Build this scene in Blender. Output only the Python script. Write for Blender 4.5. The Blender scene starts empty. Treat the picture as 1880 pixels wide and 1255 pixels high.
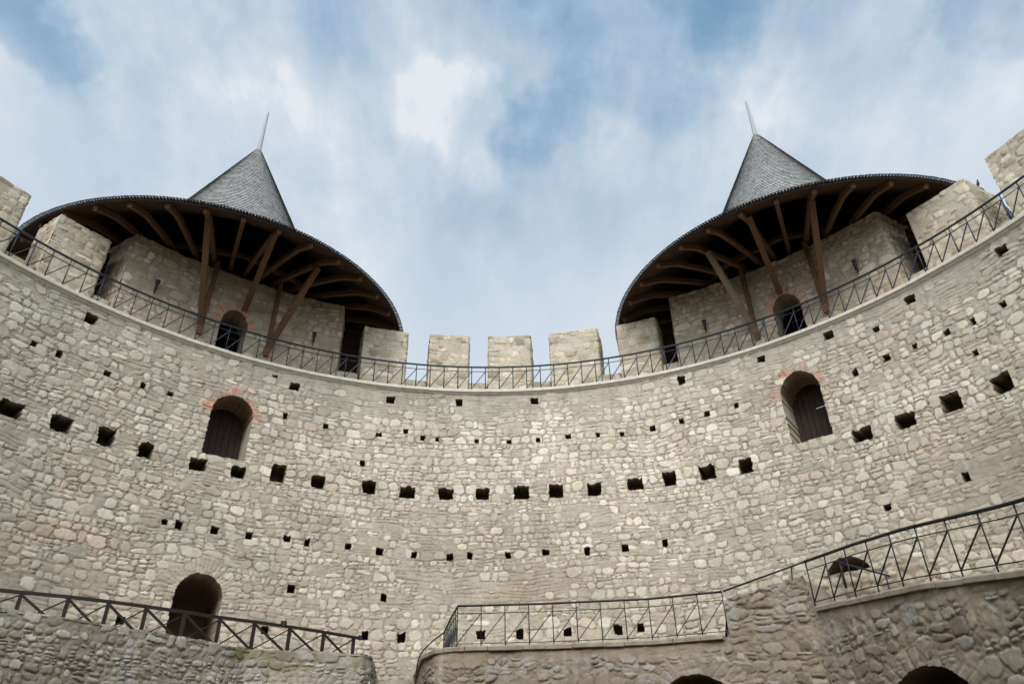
import bpy, math, numpy as np
from mathutils import Vector, Matrix
R_ = math.radians
scene = bpy.context.scene
col = scene.collection

# ------------------------------------------------------------------ camera
cam_d = bpy.data.cameras.new('camera'); cam = bpy.data.objects.new('camera', cam_d); col.objects.link(cam)
scene.camera = cam
cam_d.sensor_width = 36.0; cam_d.lens = 36.0 * 1347.46 / 1880.0
cam_d.clip_start = 0.05; cam_d.clip_end = 5000
PITCH, ROLL, YAW = R_(32.944), R_(-1.0066), R_(1.3057)
CAM = Vector((0.2268, -8.0049, 1.6))
fw = Vector((math.sin(YAW)*math.cos(PITCH), math.cos(YAW)*math.cos(PITCH), math.sin(PITCH)))
rt = Vector((math.cos(YAW), -math.sin(YAW), 0)); up = rt.cross(fw)
r2 = rt*math.cos(ROLL) + up*math.sin(ROLL); u2 = up*math.cos(ROLL) - rt*math.sin(ROLL)
m3 = Matrix((r2, u2, -fw)).transposed()
cam.matrix_world = Matrix.Translation(CAM) @ m3.to_4x4()

# ------------------------------------------------------------------ light, sky, exposure
SUN_EL, SUN_AZ = 42.0, 190.0      # azimuth clockwise from +y
scene.view_settings.view_transform = 'Standard'
scene.view_settings.look = 'None'
scene.view_settings.exposure = 0.0
scene.view_settings.gamma = 1.0
sl = bpy.data.lights.new('sun', 'SUN'); sl.energy = 2.4; sl.angle = R_(28); sl.color = (1.0, .95, .87)
so = bpy.data.objects.new('sun', sl); col.objects.link(so)
sd = Vector((math.sin(R_(SUN_AZ))*math.cos(R_(SUN_EL)), math.cos(R_(SUN_AZ))*math.cos(R_(SUN_EL)), math.sin(R_(SUN_EL))))
so.rotation_euler = sd.to_track_quat('Z', 'Y').to_euler(); so.location = (0, -10, 40)

world = bpy.data.worlds.new('World'); scene.world = world; world.use_nodes = True
NT = world.node_tree; NT.nodes.clear()
class NB:
    def __init__(s, nt): s.nt = nt
    def n(s, t, **kw):
        nd = s.nt.nodes.new(t)
        for k, v in kw.items():
            if k == 'inp':
                for kk, vv in v.items():
                    if isinstance(vv, bpy.types.NodeSocket): s.nt.links.new(vv, nd.inputs[kk])
                    else: nd.inputs[kk].default_value = vv
            else: setattr(nd, k, v)
        return nd
    def math(s, op, a, b=0.0, clamp=False):
        nd = s.n('ShaderNodeMath', operation=op, use_clamp=clamp, inp={0: a, 1: b}); return nd.outputs[0]
    def ramp(s, f, stops, interp='LINEAR'):
        nd = s.n('ShaderNodeValToRGB', inp={0: f}); cr = nd.color_ramp; cr.interpolation = interp
        while len(cr.elements) < len(stops): cr.elements.new(0.5)
        for e, (p, c) in zip(cr.elements, stops):
            e.position = p; e.color = (*c, 1) if len(c) == 3 else c
        return nd.outputs[0]
    def mix(s, f, a, b, bt='MIX'):
        nd = s.n('ShaderNodeMix', data_type='RGBA', blend_type=bt)
        for i, v in ((0, f), (6, a), (7, b)):
            if isinstance(v, bpy.types.NodeSocket): s.nt.links.new(v, nd.inputs[i])
            else: nd.inputs[i].default_value = v if i == 0 else ((*v, 1) if len(v) == 3 else v)
        return nd.outputs[2]
def build_sky():
    b = NB(NT)
    tc = b.n('ShaderNodeTexCoord'); d = tc.outputs['Generated']
    sx = b.n('ShaderNodeSeparateXYZ', inp={0: d})
    zc = b.math('MAXIMUM', sx.outputs[2], 0.0)
    zz = b.math('ADD', zc, 0.55)
    px = b.math('DIVIDE', sx.outputs[0], zz); py = b.math('DIVIDE', sx.outputs[1], zz)
    cx = b.n('ShaderNodeCombineXYZ', inp={0: px, 1: py, 2: 0.0})
    mp = b.n('ShaderNodeMapping', inp={0: cx.outputs[0], 1: (0.37, 1.13, 0), 2: (0, 0, R_(-12)), 3: (1.25, 0.62, 1)})
    n1 = b.n('ShaderNodeTexNoise', inp={'Vector': mp.outputs[0], 'Scale': 3.6, 'Detail': 7.0, 'Roughness': .5, 'Distortion': .25})
    n2 = b.n('ShaderNodeTexNoise', inp={'Vector': mp.outputs[0], 'Scale': 9.0, 'Detail': 9.0, 'Roughness': .6, 'Distortion': .1})
    base = b.math('ADD', b.math('MULTIPLY', b.math('SUBTRACT', n1.outputs[0], .5), 1.5), b.math('MULTIPLY', b.math('SUBTRACT', n2.outputs[0], .5), .95))
    n3 = b.n('ShaderNodeTexNoise', inp={'Vector': mp.outputs[0], 'Scale': 24.0, 'Detail': 5.0, 'Roughness': .6})
    base = b.math('ADD', base, b.math('MULTIPLY', b.math('SUBTRACT', n3.outputs[0], .5), .35))
    cover = b.math('ADD', base, .57)
    # broad bright banks and thin blue-grey openings of the cloud layer, each a soft patch of the sky
    wn = b.n('ShaderNodeTexNoise', inp={'Vector': d, 'Scale': 7.0, 'Detail': 4.0, 'Roughness': .6})
    wv = b.n('ShaderNodeVectorMath', operation='SUBTRACT', inp={0: wn.outputs['Color'], 1: (.5, .5, .5)})
    wv = b.n('ShaderNodeVectorMath', operation='SCALE', inp={0: wv.outputs[0], 'Scale': .30})
    dw = b.n('ShaderNodeVectorMath', operation='NORMALIZE', inp={0: b.n('ShaderNodeVectorMath', operation='ADD', inp={0: d, 1: wv.outputs[0]}).outputs[0]}).outputs[0]
    def patch(px_, py_, rad, amp, cover):
        X, Y = (px_-940)/1347.46, (627.5-py_)/1347.46
        v = (fw + r2*X + u2*Y).normalized()
        dt = b.n('ShaderNodeVectorMath', operation='DOT_PRODUCT', inp={0: dw, 1: tuple(v)}).outputs['Value']
        a = b.n('ShaderNodeMapRange', interpolation_type='SMOOTHERSTEP', inp={'Value': dt, 'From Min': math.cos(R_(rad)), 'From Max': 1.0, 'To Min': 0.0, 'To Max': amp}).outputs[0]
        return b.math('ADD', cover, a)
    for p in SKY_PATCHES: cover = patch(*p, cover)
    cover = b.math('MULTIPLY', b.math('MINIMUM', b.math('MAXIMUM', cover, 0.0), 1.08), .91)
    sky = b.n('ShaderNodeTexSky', sky_type='NISHITA', sun_disc=False, sun_elevation=R_(SUN_EL), sun_rotation=R_(SUN_AZ), air_density=1.3, dust_density=2.0, ozone_density=1.5)
    bg0 = b.n('ShaderNodeBackground', inp={0: sky.outputs[0], 1: SKY_STRENGTH})
    cc = b.ramp(cover, [(0.0, (.16, .32, .50)), (.25, (.25, .42, .60)), (.5, (.41, .56, .715)), (.72, (.58, .68, .79)), (.9, (.73, .80, .88)), (1.0, (.88, .91, .95))])
    # toward the rooftops the layer thickens into an even pale veil
    el = b.n('ShaderNodeMapRange', interpolation_type='SMOOTHSTEP', inp={'Value': sx.outputs[2], 'From Min': .50, 'From Max': .80, 'To Min': .85, 'To Max': 0.0}).outputs[0]
    cc = b.mix(el, cc, (.76, .825, .90))
    # unseen sky around the sun behind the viewer, brightened to light the walls
    s_ = b.n('ShaderNodeVectorMath', operation='DOT_PRODUCT', inp={0: d, 1: tuple(sd)}).outputs['Value']
    glow = b.n('ShaderNodeMapRange', interpolation_type='SMOOTHSTEP', inp={'Value': s_, 'From Min': .25, 'From Max': 1.0, 'To Min': 1.0, 'To Max': GLOW}).outputs[0]
    bg1 = b.n('ShaderNodeBackground', inp={0: cc, 1: b.math('MULTIPLY', glow, CLOUD)})
    add = b.n('ShaderNodeMixShader', inp={0: .90, 1: bg0.outputs[0], 2: bg1.outputs[0]})
    out = b.n('ShaderNodeOutputWorld'); NT.links.new(add.outputs[0], out.inputs[0])
SKY_STRENGTH = 0.10; CLOUD = 1.0; GLOW = 3.2
SKY_PATCHES = [(838, 215, 7, .27), (150, 90, 15, .22), (430, 170, 14, .15), (700, 130, 14, .15), (1530, 110, 7, .16), (1745, 190, 12, .16), (1040, 40, 5, .12), (1330, 190, 8, .06), (1100, 250, 9, .12), (560, 330, 12, .12),
               (1160, 60, 9, -.24), (1340, 20, 8, -.16), (1640, 70, 8, -.26), (1250, 130, 8, -.10), (0, 0, 5, -.42), (500, 30, 6, -.10), (940, 345, 8, -.10), (860, 400, 6, -.05), (190, 235, 8, -.06), (1010, 190, 4, -.18), (1880, 10, 6, -.3), (20, 200, 9, .18)]
build_sky()

# ------------------------------------------------------------------ helpers
rng = np.random.default_rng(7)
_T = np.random.default_rng(99).random((8, 256, 256)).astype(np.float32)
def vnoise(x, y, s=0):
    t = _T[s % 8]; ox, oy = (s*37) % 97 + 1000, (s*53) % 89 + 1000
    x = np.asarray(x, np.float64) + ox; y = np.asarray(y, np.float64) + oy
    xi = np.floor(x).astype(np.int64); yi = np.floor(y).astype(np.int64)
    fx = x-xi; fy = y-yi; fx = fx*fx*(3-2*fx); fy = fy*fy*(3-2*fy)
    a = t[yi & 255, xi & 255]; b = t[yi & 255, (xi+1) & 255]; c = t[(yi+1) & 255, xi & 255]; d = t[(yi+1) & 255, (xi+1) & 255]
    return (a*(1-fx)+b*fx)*(1-fy)+(c*(1-fx)+d*fx)*fy
def fbm(x, y, s=0, o=3):
    r = 0; amp = .5; tot = 0
    for k in range(o):
        r = r + amp*vnoise(x*2**k, y*2**k, s+k*3); tot += amp; amp *= .5
    return r/tot - .5
def sstep(a, b, x):
    t = np.clip((x-a)/(b-a), 0, 1); return t*t*(3-2*t)

def masonry(U, V, seed, rowh=.30, aspect=(.9, 1.9), relief=.035, warp=.05, stone=((.56, .49, .39), (.50, .42, .32), (.60, .55, .47)),
            mortar=(.35, .31, .245), cover=None, split=.35, loose=.5, groove=.6, mnoise=.012, rag=1.0, sz=(.84, 1.0), flat=0.0):
    """coursed rubble: returns height and colour for every point of the surface"""
    rg = np.random.default_rng(seed); s = seed*5
    Uw = U + warp*2*fbm(U*2.6, V*2.6, s, 3) + .35*fbm(U*.4, V*.4, s+1, 2)
    Vw = V + warp*2.2*fbm(U*2.4+9, V*2.4, s+2, 3) + .30*fbm(U*.55, V*.5, s+3, 2)
    v0 = Vw.min()-1; bounds = [v0]
    while bounds[-1] < Vw.max()+1: bounds.append(bounds[-1] + rowh*rg.uniform(.55, 1.4))
    bounds = np.array(bounds); ri = np.searchsorted(bounds, Vw)-1
    H = np.zeros(U.shape); C = np.zeros(U.shape+(3,)); M = np.zeros(U.shape); P_ = np.ones(U.shape)*2
    edge = rag*(.12*fbm(U*8, V*8, s+4, 2) + .16*fbm(U*21, V*21, s+7, 2))
    if cover is None: cover = np.zeros(U.shape)
    st = np.array(stone)
    u0, u1 = Uw.min()-1, Uw.max()+1
    flatR = ri.ravel(); order = np.argsort(flatR, kind='stable'); fr = flatR[order]
    starts = np.searchsorted(fr, np.arange(len(bounds)+1))
    Uf, Vf, ef, cf = Uw.ravel(), Vw.ravel(), edge.ravel(), cover.ravel()
    Hf = H.ravel(); Cf = C.reshape(-1, 3); Mf = M.ravel(); Pf = P_.ravel()
    for r in range(len(bounds)-1):
        idx = order[starts[r]:starts[r+1]]
        if len(idx) == 0: continue
        h = bounds[r+1]-bounds[r]
        n = int((u1-u0)/(h*.5))+4
        w = h*rg.uniform(aspect[0], aspect[1], n) * rg.choice([1, 1, .65], n)
        w = np.clip(w, .13, .8)
        cb = u0+np.concatenate([[0], np.cumsum(w)])
        ci = np.clip(np.searchsorted(cb, Uf[idx])-1, 0, n-1)
        cw = w[ci]; cx = cb[ci]+cw/2
        a = (Uf[idx]-cx)/(cw/2); b = (Vf[idx]-bounds[r])/h
        sp = (rg.random(n) < split) & (w > h*.8)
        cut = rg.uniform(.35, .65, n)
        spc = sp[ci]; cutc = cut[ci]
        upper = spc & (b > cutc)
        bb = np.where(~spc, b*2-1, np.where(upper, (b-cutc)/(1-cutc)*2-1, b/cutc*2-1))
        key = ci*2+upper
        def per(lo, hi): return rg.uniform(lo, hi, 2*n)[key]
        a = a + per(-.16, .16)*bb + per(-.08, .08); bb = bb + per(-.16, .16)*a + per(-.05, .05)
        ex = per(2.2, 4.5)
        a = a*(1+per(-.18, .18)*bb); bb = bb*(1+per(-.15, .15)*a)
        p = np.maximum(np.abs(a), np.abs(bb))
        th0 = per(0, .8)
        for q in range(8):
            th = th0+q*math.pi/4+per(-.3, .3); cth, sth = np.cos(th), np.sin(th)
            ac, as_ = np.abs(cth), np.abs(sth)
            p = np.maximum(p, (a*cth+bb*sth)/((.42*np.maximum(ac, as_)+.58*(ac+as_))*per(.80, 1.0)))
        p = p + ef[idx]
        size = per(*sz)
        gone = per(0, 1)
        hide = gone < cf[idx]                      # stones rendered over by mortar
        soft = .09
        m = np.clip((size-p)/soft, 0, 1)
        m = np.where(hide, m*.25, m)
        k = rg.integers(0, len(st), 2*n)[key]
        tone = per(.76, 1.10)[:, None]
        Cf[idx] = st[k]*tone
        prom = per(.35, 1.0)
        tilt = per(-.3, .3)*a + per(-.3, .3)*bb
        Hf[idx] = m*relief*prom*(1-.35*np.clip(p/size, 0, 1)**3+tilt)
        Mf[idx] = m; Pf[idx] = np.where(hide, 3, (p-size))
    mo = np.array(mortar)*(1+.30*fbm(U*3, V*3, s+5, 3)+.35*fbm(U*18, V*18, s+6, 2))[..., None]
    sn = (1+.42*fbm(U*18, V*18, s+11, 3)+.16*fbm(U*4, V*4, s+12, 2))[..., None]
    C = C*sn*M[..., None] + mo*(1-M[..., None])
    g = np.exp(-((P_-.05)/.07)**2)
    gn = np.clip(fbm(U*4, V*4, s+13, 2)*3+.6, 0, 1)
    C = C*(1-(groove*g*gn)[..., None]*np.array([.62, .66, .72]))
    H = H - .014*g*gn + mnoise*2*fbm(U*7, V*7, s+8, 3)*(1.2-M) + .006*fbm(U*22, V*22, s+9, 2)
    return H, C, M

class Acc:
    """collects grids and loose quads into one mesh with a colour for each vertex"""
    def __init__(s): s.v = []; s.c = []; s.f = []; s.n = 0; s.sm = []
    def pts(s, P, C):
        i = s.n; s.v.append(P.reshape(-1, 3)); s.c.append(np.broadcast_to(C, P.shape).reshape(-1, 3)); s.n += len(s.v[-1]); return i
    def faces(s, F, smooth=True): s.f.append(F.astype(np.int64)); s.sm.append(np.full(len(F), smooth))
    def grid(s, P, C, keep=None, smooth=True):
        nv, nu = P.shape[:2]; i0 = s.pts(P, C)
        I = i0+np.arange(nv*nu).reshape(nv, nu)
        F = np.stack([I[:-1, :-1], I[:-1, 1:], I[1:, 1:], I[1:, :-1]], -1)
        if keep is not None: F = F[keep]
        s.faces(F.reshape(-1, 4), smooth); return I
    def build(s, name, mat, parent=None):
        V = np.concatenate(s.v); Cc = np.concatenate(s.c); F = np.concatenate(s.f); sm = np.concatenate(s.sm)
        me = bpy.data.meshes.new(name); me.vertices.add(len(V)); me.vertices.foreach_set('co', V.astype(np.float32).ravel())
        me.loops.add(F.size); me.loops.foreach_set('vertex_index', F.astype(np.int32).ravel())
        me.polygons.add(len(F)); me.polygons.foreach_set('loop_start', (np.arange(len(F))*4).astype(np.int32))
        me.polygons.foreach_set('use_smooth', sm)
        me.update(calc_edges=True)
        at = me.color_attributes.new('Col', 'FLOAT_COLOR', 'POINT')
        c4 = np.ones((len(V), 4), np.float32); c4[:, :3] = np.clip(Cc, 0, 1); at.data.foreach_set('color', c4.ravel())
        me.materials.append(mat); o = bpy.data.objects.new(name, me); col.objects.link(o); o.parent = parent
        return o

def tag(o, label=None, cat=None, group=None, kind=None):
    for k, v in (('label', label), ('category', cat), ('group', group), ('kind', kind)):
        if v: o[k] = v
    return o
def empty(name, loc=(0, 0, 0), **kw):
    o = bpy.data.objects.new(name, None); o.location = loc; o.empty_display_size = .2; col.objects.link(o); return tag(o, **kw)
def unit(v): v = np.asarray(v, float); return v/np.linalg.norm(v)

class MB:
    """plain boxes, bars and tubes gathered into one mesh"""
    def __init__(s): s.v = []; s.f = []; s.sm = []
    def box(s, c, x, y, z, hx, hy, hz):
        c, x, y, z = map(lambda q: np.asarray(q, float), (c, x, y, z)); i = len(s.v)
        for a in (-1, 1):
            for b in (-1, 1):
                for d in (-1, 1): s.v.append(c+x*hx*a+y*hy*b+z*hz*d)
        for f in ((0, 1, 3, 2), (4, 6, 7, 5), (0, 4, 5, 1), (2, 3, 7, 6), (0, 2, 6, 4), (1, 5, 7, 3)): s.f.append([i+k for k in f]); s.sm.append(False)
    def bar(s, a, b, w, h, upv=(0, 0, 1)):
        a = np.asarray(a, float); b = np.asarray(b, float); z = unit(b-a); x = np.cross(z, upv)
        if np.linalg.norm(x) < 1e-4: x = np.array([1., 0, 0])
        x = unit(x); y = np.cross(z, x); s.box((a+b)/2, x, y, z, w/2, h/2, np.linalg.norm(b-a)/2)
    def sweep(s, pts, prof, closed=False, normals=None, smooth=False, cap=True):
        """prof: list of (side, up) offsets; sweeps along pts keeping up vertical"""
        pts = np.asarray(pts, float); n = len(pts); k = len(prof); i0 = len(s.v)
        for i in range(n):
            t = pts[min(i+1, n-1)]-pts[max(i-1, 0)]
            if closed: t = pts[(i+1) % n]-pts[i-1]
            sd_ = np.array([t[1], -t[0], 0.]); L = np.linalg.norm(sd_)
            sd_ = sd_/L if L > 1e-6 else np.array([1., 0, 0])
            t = unit(t); u_ = np.cross(sd_, t)
            if u_[2] < 0: u_ = -u_
            for (a, b) in prof: s.v.append(pts[i]+sd_*a+u_*b)
        for i in range(n if closed else n-1):
            for j in range(k):
                A = i0+i*k+j; B = i0+i*k+(j+1) % k; ni = (i+1) % n
                s.f.append([A, B, i0+ni*k+(j+1) % k, i0+ni*k+j]); s.sm.append(smooth)
        if cap and not closed:
            s.f.append([i0+j for j in range(k)][::-1]); s.sm.append(False)
            s.f.append([i0+(n-1)*k+j for j in range(k)]); s.sm.append(False)
    def tube(s, pts, r, k=6, closed=False):
        s.sweep(pts, [(r*math.cos(2*math.pi*j/k), r*math.sin(2*math.pi*j/k)) for j in range(k)], closed, smooth=True)
    def lathe(s, c, prof, k=16, ax=(0, 0, 1)):
        c = np.asarray(c, float); z = unit(ax); x = unit(np.cross(z, (0.3, 1, .2))); y = np.cross(z, x); i0 = len(s.v)
        for (r, h) in prof:
            for j in range(k):
                t = 2*math.pi*j/k; s.v.append(c+z*h+(x*math.cos(t)+y*math.sin(t))*r)
        for i in range(len(prof)-1):
            for j in range(k): s.f.append([i0+i*k+j, i0+i*k+(j+1) % k, i0+(i+1)*k+(j+1) % k, i0+(i+1)*k+j]); s.sm.append(True)
    def build(s, name, mat, parent=None, bevel=0):
        me = bpy.data.meshes.new(name); me.from_pydata([tuple(v) for v in s.v], [], s.f); me.polygons.foreach_set('use_smooth', s.sm)
        me.materials.append(mat); me.update()
        o = bpy.data.objects.new(name, me); col.objects.link(o); o.parent = parent
        if bevel:
            m = o.modifiers.new('edge', 'BEVEL'); m.width = bevel; m.segments = 1; m.limit_method = 'ANGLE'
        return o
def pol(az, r, z): a = R_(az); return np.array([r*math.sin(a), r*math.cos(a), z])

# ------------------------------------------------------------------ materials
def mat(name):
    m = bpy.data.materials.new(name); m.use_nodes = True; nt = m.node_tree; nt.nodes.clear(); b = NB(nt)
    p = b.n('ShaderNodeBsdfPrincipled'); o = b.n('ShaderNodeOutputMaterial'); nt.links.new(p.outputs[0], o.inputs[0]); return m, b, p
def L(b, a, s): b.nt.links.new(a, s)
def m_masonry(name, tint=(1, 1, 1), bump=.5, fine=55, rough=.93):
    m, b, p = mat(name); at = b.n('ShaderNodeAttribute', attribute_name='Col'); tc = b.n('ShaderNodeTexCoord')
    n1 = b.n('ShaderNodeTexNoise', inp={'Vector': tc.outputs['Object'], 'Scale': fine, 'Detail': 4.0, 'Roughness': .65})
    n2 = b.n('ShaderNodeTexNoise', inp={'Vector': tc.outputs['Object'], 'Scale': 1.1, 'Detail': 5.0, 'Roughness': .6})
    f1 = b.ramp(n1.outputs[0], [(.25, (.70, .69, .67)), (.5, (.98, .98, .98)), (.75, (1.16, 1.15, 1.12))])
    f2 = b.ramp(n2.outputs[0], [(.3, (.86*tint[0], .85*tint[1], .85*tint[2])), (.7, (1.07*tint[0], 1.06*tint[1], 1.04*tint[2]))])
    c = b.mix(1.0, b.mix(1.0, at.outputs['Color'], f1, 'MULTIPLY'), f2, 'MULTIPLY')
    L(b, c, p.inputs['Base Color']); p.inputs['Roughness'].default_value = rough; p.inputs['Specular IOR Level'].default_value = .25
    bp = b.n('ShaderNodeBump', inp={'Strength': bump, 'Distance': .012, 'Height': n1.outputs[0]}); L(b, bp.outputs[0], p.inputs['Normal'])
    return m
def m_plain(name, c0, c1, scale=8, rough=.7, metal=0, bump=.3, stretch=(1, 1, 1), dist=.01, coord='Object'):
    m, b, p = mat(name); tc = b.n('ShaderNodeTexCoord')
    mp = b.n('ShaderNodeMapping', inp={0: tc.outputs[coord], 3: stretch})
    n1 = b.n('ShaderNodeTexNoise', inp={'Vector': mp.outputs[0], 'Scale': scale, 'Detail': 6.0, 'Roughness': .6})
    c = b.ramp(n1.outputs[0], [(.3, c0), (.7, c1)])
    L(b, c, p.inputs['Base Color']); p.inputs['Roughness'].default_value = rough; p.inputs['Metallic'].default_value = metal
    p.inputs['Specular IOR Level'].default_value = .3
    bp = b.n('ShaderNodeBump', inp={'Strength': bump, 'Distance': dist, 'Height': n1.outputs[0]}); L(b, bp.outputs[0], p.inputs['Normal'])
    return m
M_wall = m_masonry('rubble limestone', (1.0, .984, .965))
M_fore = m_masonry('weathered rubble', (.92, .89, .87), bump=.7, fine=70)
M_iron = m_plain('painted iron', (.022, .026, .036), (.04, .045, .058), 20, .45, .3, .15)
M_black = m_plain('black iron', (.012, .013, .016), (.03, .03, .034), 20, .5, .2, .15)
M_brownrail = m_plain('brown wood rail', (.010, .006, .005), (.028, .016, .013), 14, .6, 0, .3)
M_timber = m_plain('brown timber', (.07, .036, .018), (.165, .088, .044), 5, .75, 0, .4, (6, 6, 1))
M_greytimber = m_plain('weathered timber', (.13, .095, .06), (.26, .20, .13), 5, .8, 0, .4, (6, 6, 1))
M_dark = m_plain('dark stained timber', (.018, .010, .006), (.045, .022, .012), 7, .8, 0, .4, (1, 1, 6))
M_coping = m_plain('pale cast coping', (.50, .45, .37), (.66, .61, .52), 6, .85, 0, .25)
M_brick = m_plain('corbel brick', (.13, .055, .03), (.24, .11, .065), 12, .9, 0, .4)
M_ground = m_plain('packed earth and grass', (.10, .09, .055), (.17, .145, .10), .6, .95, 0, .5)
M_floor = m_plain('stone paving', (.30, .27, .22), (.42, .38, .31), 2, .9, 0, .4)
M_steel = m_plain('bright steel', (.45, .47, .5), (.6, .6, .62), 20, .35, .8, .1)
M_bird = m_plain('pigeon feathers', (.05, .055, .07), (.13, .13, .15), 25, .8, 0, .2)

# ------------------------------------------------------------------ ground
def ground():
    a = Acc(); n = 96; rr = np.array([0, 2, 5, 9, 13, 17, 22, 40, 90, 250, 700, 2000.])
    th = np.linspace(0, 2*math.pi, n+1); T, Q = np.meshgrid(th, rr)
    Z = .05*fbm(Q*np.cos(T)*.7, Q*np.sin(T)*.7, 3, 3)
    P = np.stack([Q*np.cos(T), Q*np.sin(T), Z], -1)
    a.grid(P, np.array([.14, .12, .08])); o = a.build('ground', M_ground); tag(o, kind='structure')
ground()

# ------------------------------------------------------------------ curtain wall
RW, RF, RB, RO = 15.0, 16.0, 17.4, 17.5       # inner face, parapet face, parapet back, outer face
Z_LEDGE, Z_SILL, Z_MER, Z_TOW = 14.44, 15.38, 17.42, 18.2
SMALL = 'small'
def row(z, pts, w, h, jit=0): return [(a, zz if zz else z, w, h) for a, zz in pts]
BIG = [(-54.27, 10.52, .52, .42), (-49.55, 10.57, .50, .40), (-45.06, 10.61, .42, .50), (-40.85, 10.54, .34, .42), (-35.19, 10.50, .44, .36), (-30.73, 10.50, .38, .34),
       (-26.2, 10.68, .40, .52), (-21.46, 10.60, .38, .38), (-15.27, 10.62, .40, .42), (-10.55, 10.54, .45, .38), (-5.74, 10.55, .44, .38), (-1.17, 10.56, .40, .38),
       (3.77, 10.57, .45, .42), (8.09, 10.57, .42, .42), (12.86, 10.54, .42, .42), (17.94, 10.56, .46, .36), (22.18, 10.58, .38, .46), (26.79, 10.57, .46, .42), (31.3, 10.53, .38, .42),
       (44.51, 10.55, .50, .36), (49.09, 10.54, .48, .38), (53.82, 10.58, .46, .50), (58.74, 10.53, .42, .46), (63.5, 10.55, .45, .42), (-59, 10.55, .45, .42), (68, 10.55, .45, .42)]
TOP = [(-50.25, 13.88, .30, .30), (-26.01, 13.80, .30, .28), (-13.59, 13.86, .27, .24), (-4.42, 13.94, .22, .26), (5.76, 13.97, .24, .24), (25.48, 13.98, .24, .28), (35.74, 13.97, .24, .24),
       (44.1, 13.96, .28, .26), (53.63, 13.93, .28, .26), (63.6, 13.88, .28, .26), (-62, 13.9, .28, .26), (-28.6, 14.02, .16, .10)]
SM = [(-54.49, 12.45), (-52.0, 12.45), (-46.84, 12.44), (-43.02, 12.43), (-39.99, 12.44), (-26.51, 12.67), (-21.45, 12.56), (-14.73, 12.51), (-11.3, 12.72), (-9.04, 12.5), (-7.13, 12.49), (-2.0, 12.47), (2.21, 12.42),
      (6.07, 12.46), (10.01, 12.5), (13.91, 12.45), (17.0, 12.38), (20.94, 12.41), (24.66, 12.5), (27.92, 12.54), (31.62, 12.58), (45.69, 12.44), (49.34, 12.51), (52.43, 12.48), (55.82, 12.47), (58.56, 12.43), (61.68, 12.47),
      (49.3, 13.5), (57.6, 11.6)]
LO = [(-37.17, 8.64), (-35.71, 8.63), (-31.94, 8.65), (-28.23, 8.64), (-24.03, 8.69), (-21.74, 8.66), (-17.05, 8.65), (-13.34, 8.56), (-9.29, 8.5), (-5.01, 8.48), (-2.68, 8.52), (1.96, 8.54), (6.48, 8.57), (11.43, 8.53),
      (15.96, 8.53), (20.64, 8.55), (44.83, 8.38), (-22.81, 7.27), (-12.48, 7.18), (-24.88, 6.08), (-16.4, 11.41), (52.7, 8.6), (-38.95, 5.98)]
BOT = [(-14.18, 6.1), (-10.15, 6.07), (-1.23, 6.17), (3.15, 6.18), (8.58, 6.18), (14.28, 6.18), (16.77, 6.18)]
HOLES = list(BIG)+list(TOP)
for k, (a, z) in enumerate(SM): HOLES.append((a, z, .13+.05*((k*7) % 5)/4, .15+.05*((k*3) % 4)/3))
for k, (a, z) in enumerate(LO): HOLES.append((a, z, .15+.05*((k*7) % 5)/4, .18+.05*((k*3) % 4)/3))
for k, (a, z) in enumerate(BOT): HOLES.append((a, z, .19+.03*(k % 3), .22+.05*(k % 2)))
# arched openings: az0, az1, sill z, springing z, top z, depth, ring kind
ARCH = [(-35.13, -30.28, 10.88, 12.35, 12.97, 1.2, 'brick'), (37.0, 41.58, 10.83, 12.45, 13.15, 1.2, 'brick'),
        (-34.6, -29.8, 5.05, 6.80, 7.42, 2.3, 'stone'), (37.1, 41.8, 5.05, 6.75, 7.36, 2.3, 'stone')]
BRICKC = np.array([(.44, .19, .12), (.52, .26, .17), (.37, .15, .10), (.48, .29, .20)])
def arch_ring(U, Z, H, C, M, seed, cx, hw, zs, rise, kind, rw=.34, n=34, fade=.5):
    """voussoirs standing round an arched opening: part of the wall's own stonework"""
    x = (U-cx)/hw; y = (Z-zs)/rise
    d = np.sqrt(x*x+y*y); rad = (d-1)*(hw+rise)/2
    ang = np.arctan2(y, x)
    m = (rad > -.03) & (rad < rw*(1+.35*fbm(ang*7+seed, ang*0+seed, seed, 1))) & (y > -.12)
    t = (ang/math.pi)*n + .25*fbm(rad*5, ang*4, seed, 2); k = np.floor(t).astype(int); fr = np.abs(t-k-.5)*2
    joint = sstep(.62, .85, fr)
    rg = np.random.default_rng(seed); pick = rg.integers(0, 4, 400); tn = rg.uniform(.8, 1.15, 400); mo = np.array([.38, .33, .26])
    if kind == 'brick': bc = BRICKC[pick[(k+100) % 400]]*tn[(k+100) % 400][..., None]
    else: bc = np.array(C.reshape(-1, 3).mean(0)*1.08)*tn[(k+100) % 400][..., None]
    worn = np.clip(fbm(U*5, Z*5, seed+2, 3)*3+(fade if kind == 'brick' else .45), 0, 1)[..., None]
    cc = (bc*(1-joint[..., None])+mo*joint[..., None])
    cc = cc*worn + C*(1-worn)
    C[m] = cc[m]; H[m] = (H*.4+.012*(1-joint))[m]
    return H, C

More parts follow.
